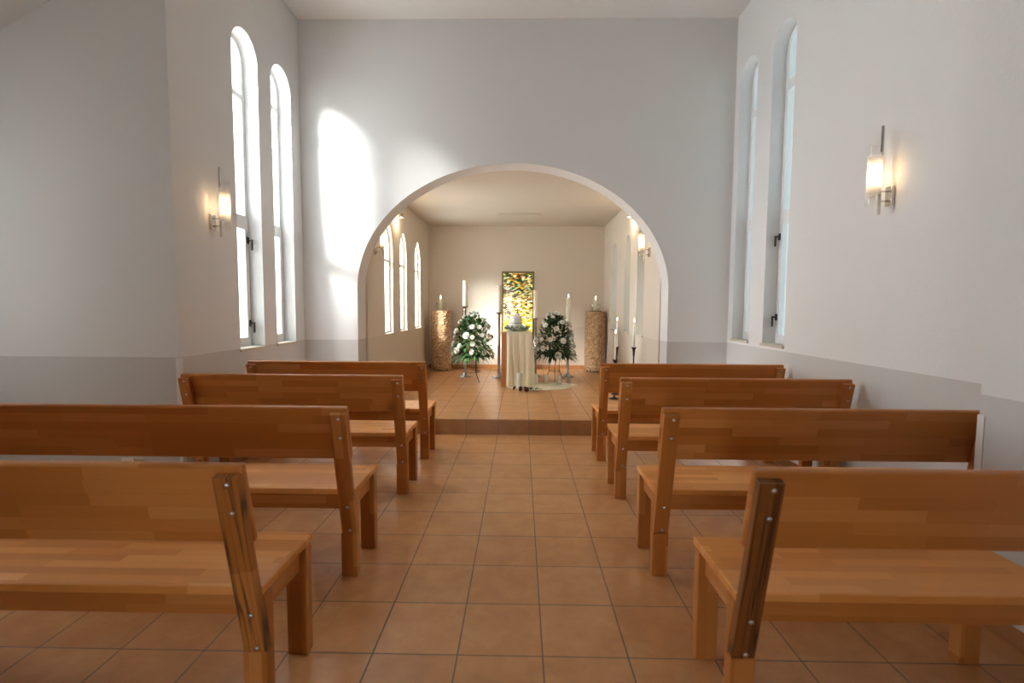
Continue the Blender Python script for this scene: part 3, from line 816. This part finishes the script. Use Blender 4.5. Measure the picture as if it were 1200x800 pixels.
rb = bloom_mesh('bloom', M_rose, [(6,.25,.040,.034),(5,.75,.036,.030),(5,1.1,.034,.026),(4,1.35,.030,.02)], .026)
for k, (x, y, a, nm) in enumerate(((-.075,6.955,2.9,'leftmost of the three'), (.01,6.90,-2.4,'middle one of the three'), (.095,6.845,-2.0,'rightmost of the three'))):
    r = thing('rose', (x,y,ZP+.0), 'dark red rose lying before the white pillar candle, ' + nm, 'rose', 'dark red roses')
    o = link('bloom', rb, r); o.location = (0,0,.036)
    o.rotation_euler = (0, 1.15, a)
    d = Vector((-math.cos(a), -math.sin(a), 0))
    base = Vector((.11,.055,0))
    MB().tube([(0,0,.034), (base*.5+Vector((0,0,.026))).to_tuple(), (base+Vector((.05,.02,-.026+.03))).to_tuple()], .003, 6).build('stem', M_leaf, r)
    lm = MB()
    for q in range(4):
        t = .45+.16*q
        leaf(lm, base*t+Vector((.02*q,0,.03)), Vector((.6,(-1)**q*.7,.5)), .085, .05, .3)
    lm.build('leaves', M_leaf, r, smooth=True)

# ------------------------------------------------------------------ outside: a slim cypress that shades the first chancel windows
def cypress(loc, H, R, label, seed):
    rnd = random.Random(seed)
    r = thing('cypress', loc, label, 'tree', 'cypresses outside the left windows')
    MB().tube([(0,0,0),(0,0,H*.9)], [.09,.02], 8).build('trunk', simple('cypress_bark', (.12,.08,.05), .9), r)
    m = MB()
    for _ in range(1500):
        t = rnd.random(); a = rnd.uniform(0,2*PI); rr = R*min(1, 2.2*(1-t)+.1)*rnd.uniform(.35,1)*min(1,.4+t*6)
        leaf(m, Vector((rr*math.cos(a), rr*math.sin(a), .2+t*(H-.4))), Vector((math.cos(a)*.4+rnd.uniform(-.3,.3), math.sin(a)*.4+rnd.uniform(-.3,.3), 1)), .38, .16, .05)
    m.build('foliage', M_leaf, r)

# ------------------------------------------------------------------ light
def lamp(name, ty, loc, **kw):
    l = bpy.data.lights.new(name, ty); o = bpy.data.objects.new(name, l); COL.objects.link(o); o.location = loc
    for k, v in kw.items(): setattr(l, k, v)
    return o
def aim(o, d): o.rotation_euler = Vector(d).to_track_quat('-Z', 'Y').to_euler()
SUN_R, SUN_EL = 1.28, math.radians(24)
sun = lamp('sun', 'SUN', (-6,-2,6), energy=54, angle=math.radians(21), color=(1,.96,.90))
hd = Vector((SUN_R,1,0)).normalized()
aim(sun, hd*math.cos(SUN_EL) + Vector((0,0,-math.sin(SUN_EL))))
for i, (x, y, z) in enumerate(((CL+.09,7.1,2.66),(CR-.09,7.1,2.67))):
    o = lamp('spotlight_beam', 'POINT', (x,y,z-.03), energy=6, color=(1,.76,.48), shadow_soft_size=.03)
def portal(x, y0, y1, z0, z1, sgn):
    o = lamp('window_portal', 'AREA', (x,(y0+y1)/2,(z0+z1)/2), shape='RECTANGLE', size=y1-y0, size_y=z1-z0)
    o.data.cycles.is_portal = True
    o.rotation_euler = Matrix(((0,0,-sgn),(sgn*1.0,0,0),(0,-1*1.0,0))).to_euler() if False else Vector((sgn,0,0)).to_track_quat('-Z','Z').to_euler()
o = lamp('window_portal', 'AREA', (-.75,-2.75,1.15), shape='RECTANGLE', size=.56, size_y=2.2); o.data.cycles.is_portal = True; aim(o, (0,1,0))
portal(WX-.25, 2.22, 2.86, .85, 2.6, 1)
for w in WL: portal(XL-.25, w[0], w[1], w[2], w[3], 1)
for w in WR: portal(XR+.25, w[0], w[1], w[2], w[3], -1)
for w in WC: portal(CL-.25, w[0], w[1], w[2], w[3], 1); portal(CR+.25, w[0], w[1], w[2], w[3], -1)

wd = bpy.data.worlds.new('daylight'); S.world = wd; wd.use_nodes = True
nt = wd.node_tree; nt.nodes.clear()
tc = nt.nodes.new('ShaderNodeTexCoord'); sp = nt.nodes.new('ShaderNodeSeparateXYZ'); nt.links.new(tc.outputs['Generated'], sp.inputs[0])
rp = nt.nodes.new('ShaderNodeValToRGB'); mp = nt.nodes.new('ShaderNodeMapRange')
mp.inputs['From Min'].default_value = -1; mp.inputs['From Max'].default_value = 1
nt.links.new(sp.outputs[0], mp.inputs[0]); nt.links.new(mp.outputs[0], rp.inputs[0])
el = rp.color_ramp.elements
el[0].position = .1; el[0].color = (.97,.985,1.0,1)
el[1].position = .67; el[1].color = (.060,.073,.076,1)
e2 = el.new(.5); e2.color = (.9,.93,.94,1)
bg = nt.nodes.new('ShaderNodeBackground'); bg.inputs[1].default_value = 19.5
wo = nt.nodes.new('ShaderNodeOutputWorld')
nt.links.new(rp.outputs[0], bg.inputs[0]); nt.links.new(bg.outputs[0], wo.inputs[0])

# ------------------------------------------------------------------ camera
cam = bpy.data.cameras.new('camera'); co = bpy.data.objects.new('camera', cam); COL.objects.link(co)
right = Vector((.9998208472378305,.018121709403702772,.005465992765685781))
up = Vector((-.006677071624537828,.06745807886089082,.9976997666186549))
fwd = Vector((-.017711299871764653,.9975575227748451,-.06756699351137983))
co.matrix_world = Matrix(((right.x,up.x,-fwd.x,0),(right.y,up.y,-fwd.y,0),(right.z,up.z,-fwd.z,1.35124),(0,0,0,1)))
cam.sensor_width = 36; cam.lens = 569.97/1200*36; cam.clip_start = .05
cam.dof.use_dof = True; cam.dof.focus_distance = 7.5; cam.dof.aperture_fstop = 2.8
S.camera = co

S.view_settings.view_transform = 'Standard'; S.view_settings.look = 'None'
S.view_settings.gamma = 1; S.view_settings.use_curve_mapping = False
S.view_settings.exposure = 0.0
S.cycles.max_bounces = 10; S.cycles.diffuse_bounces = 7; S.cycles.transparent_max_bounces = 16
S.cycles.sample_clamp_indirect = 6
S.cycles.caustics_reflective = False; S.cycles.caustics_refractive = False
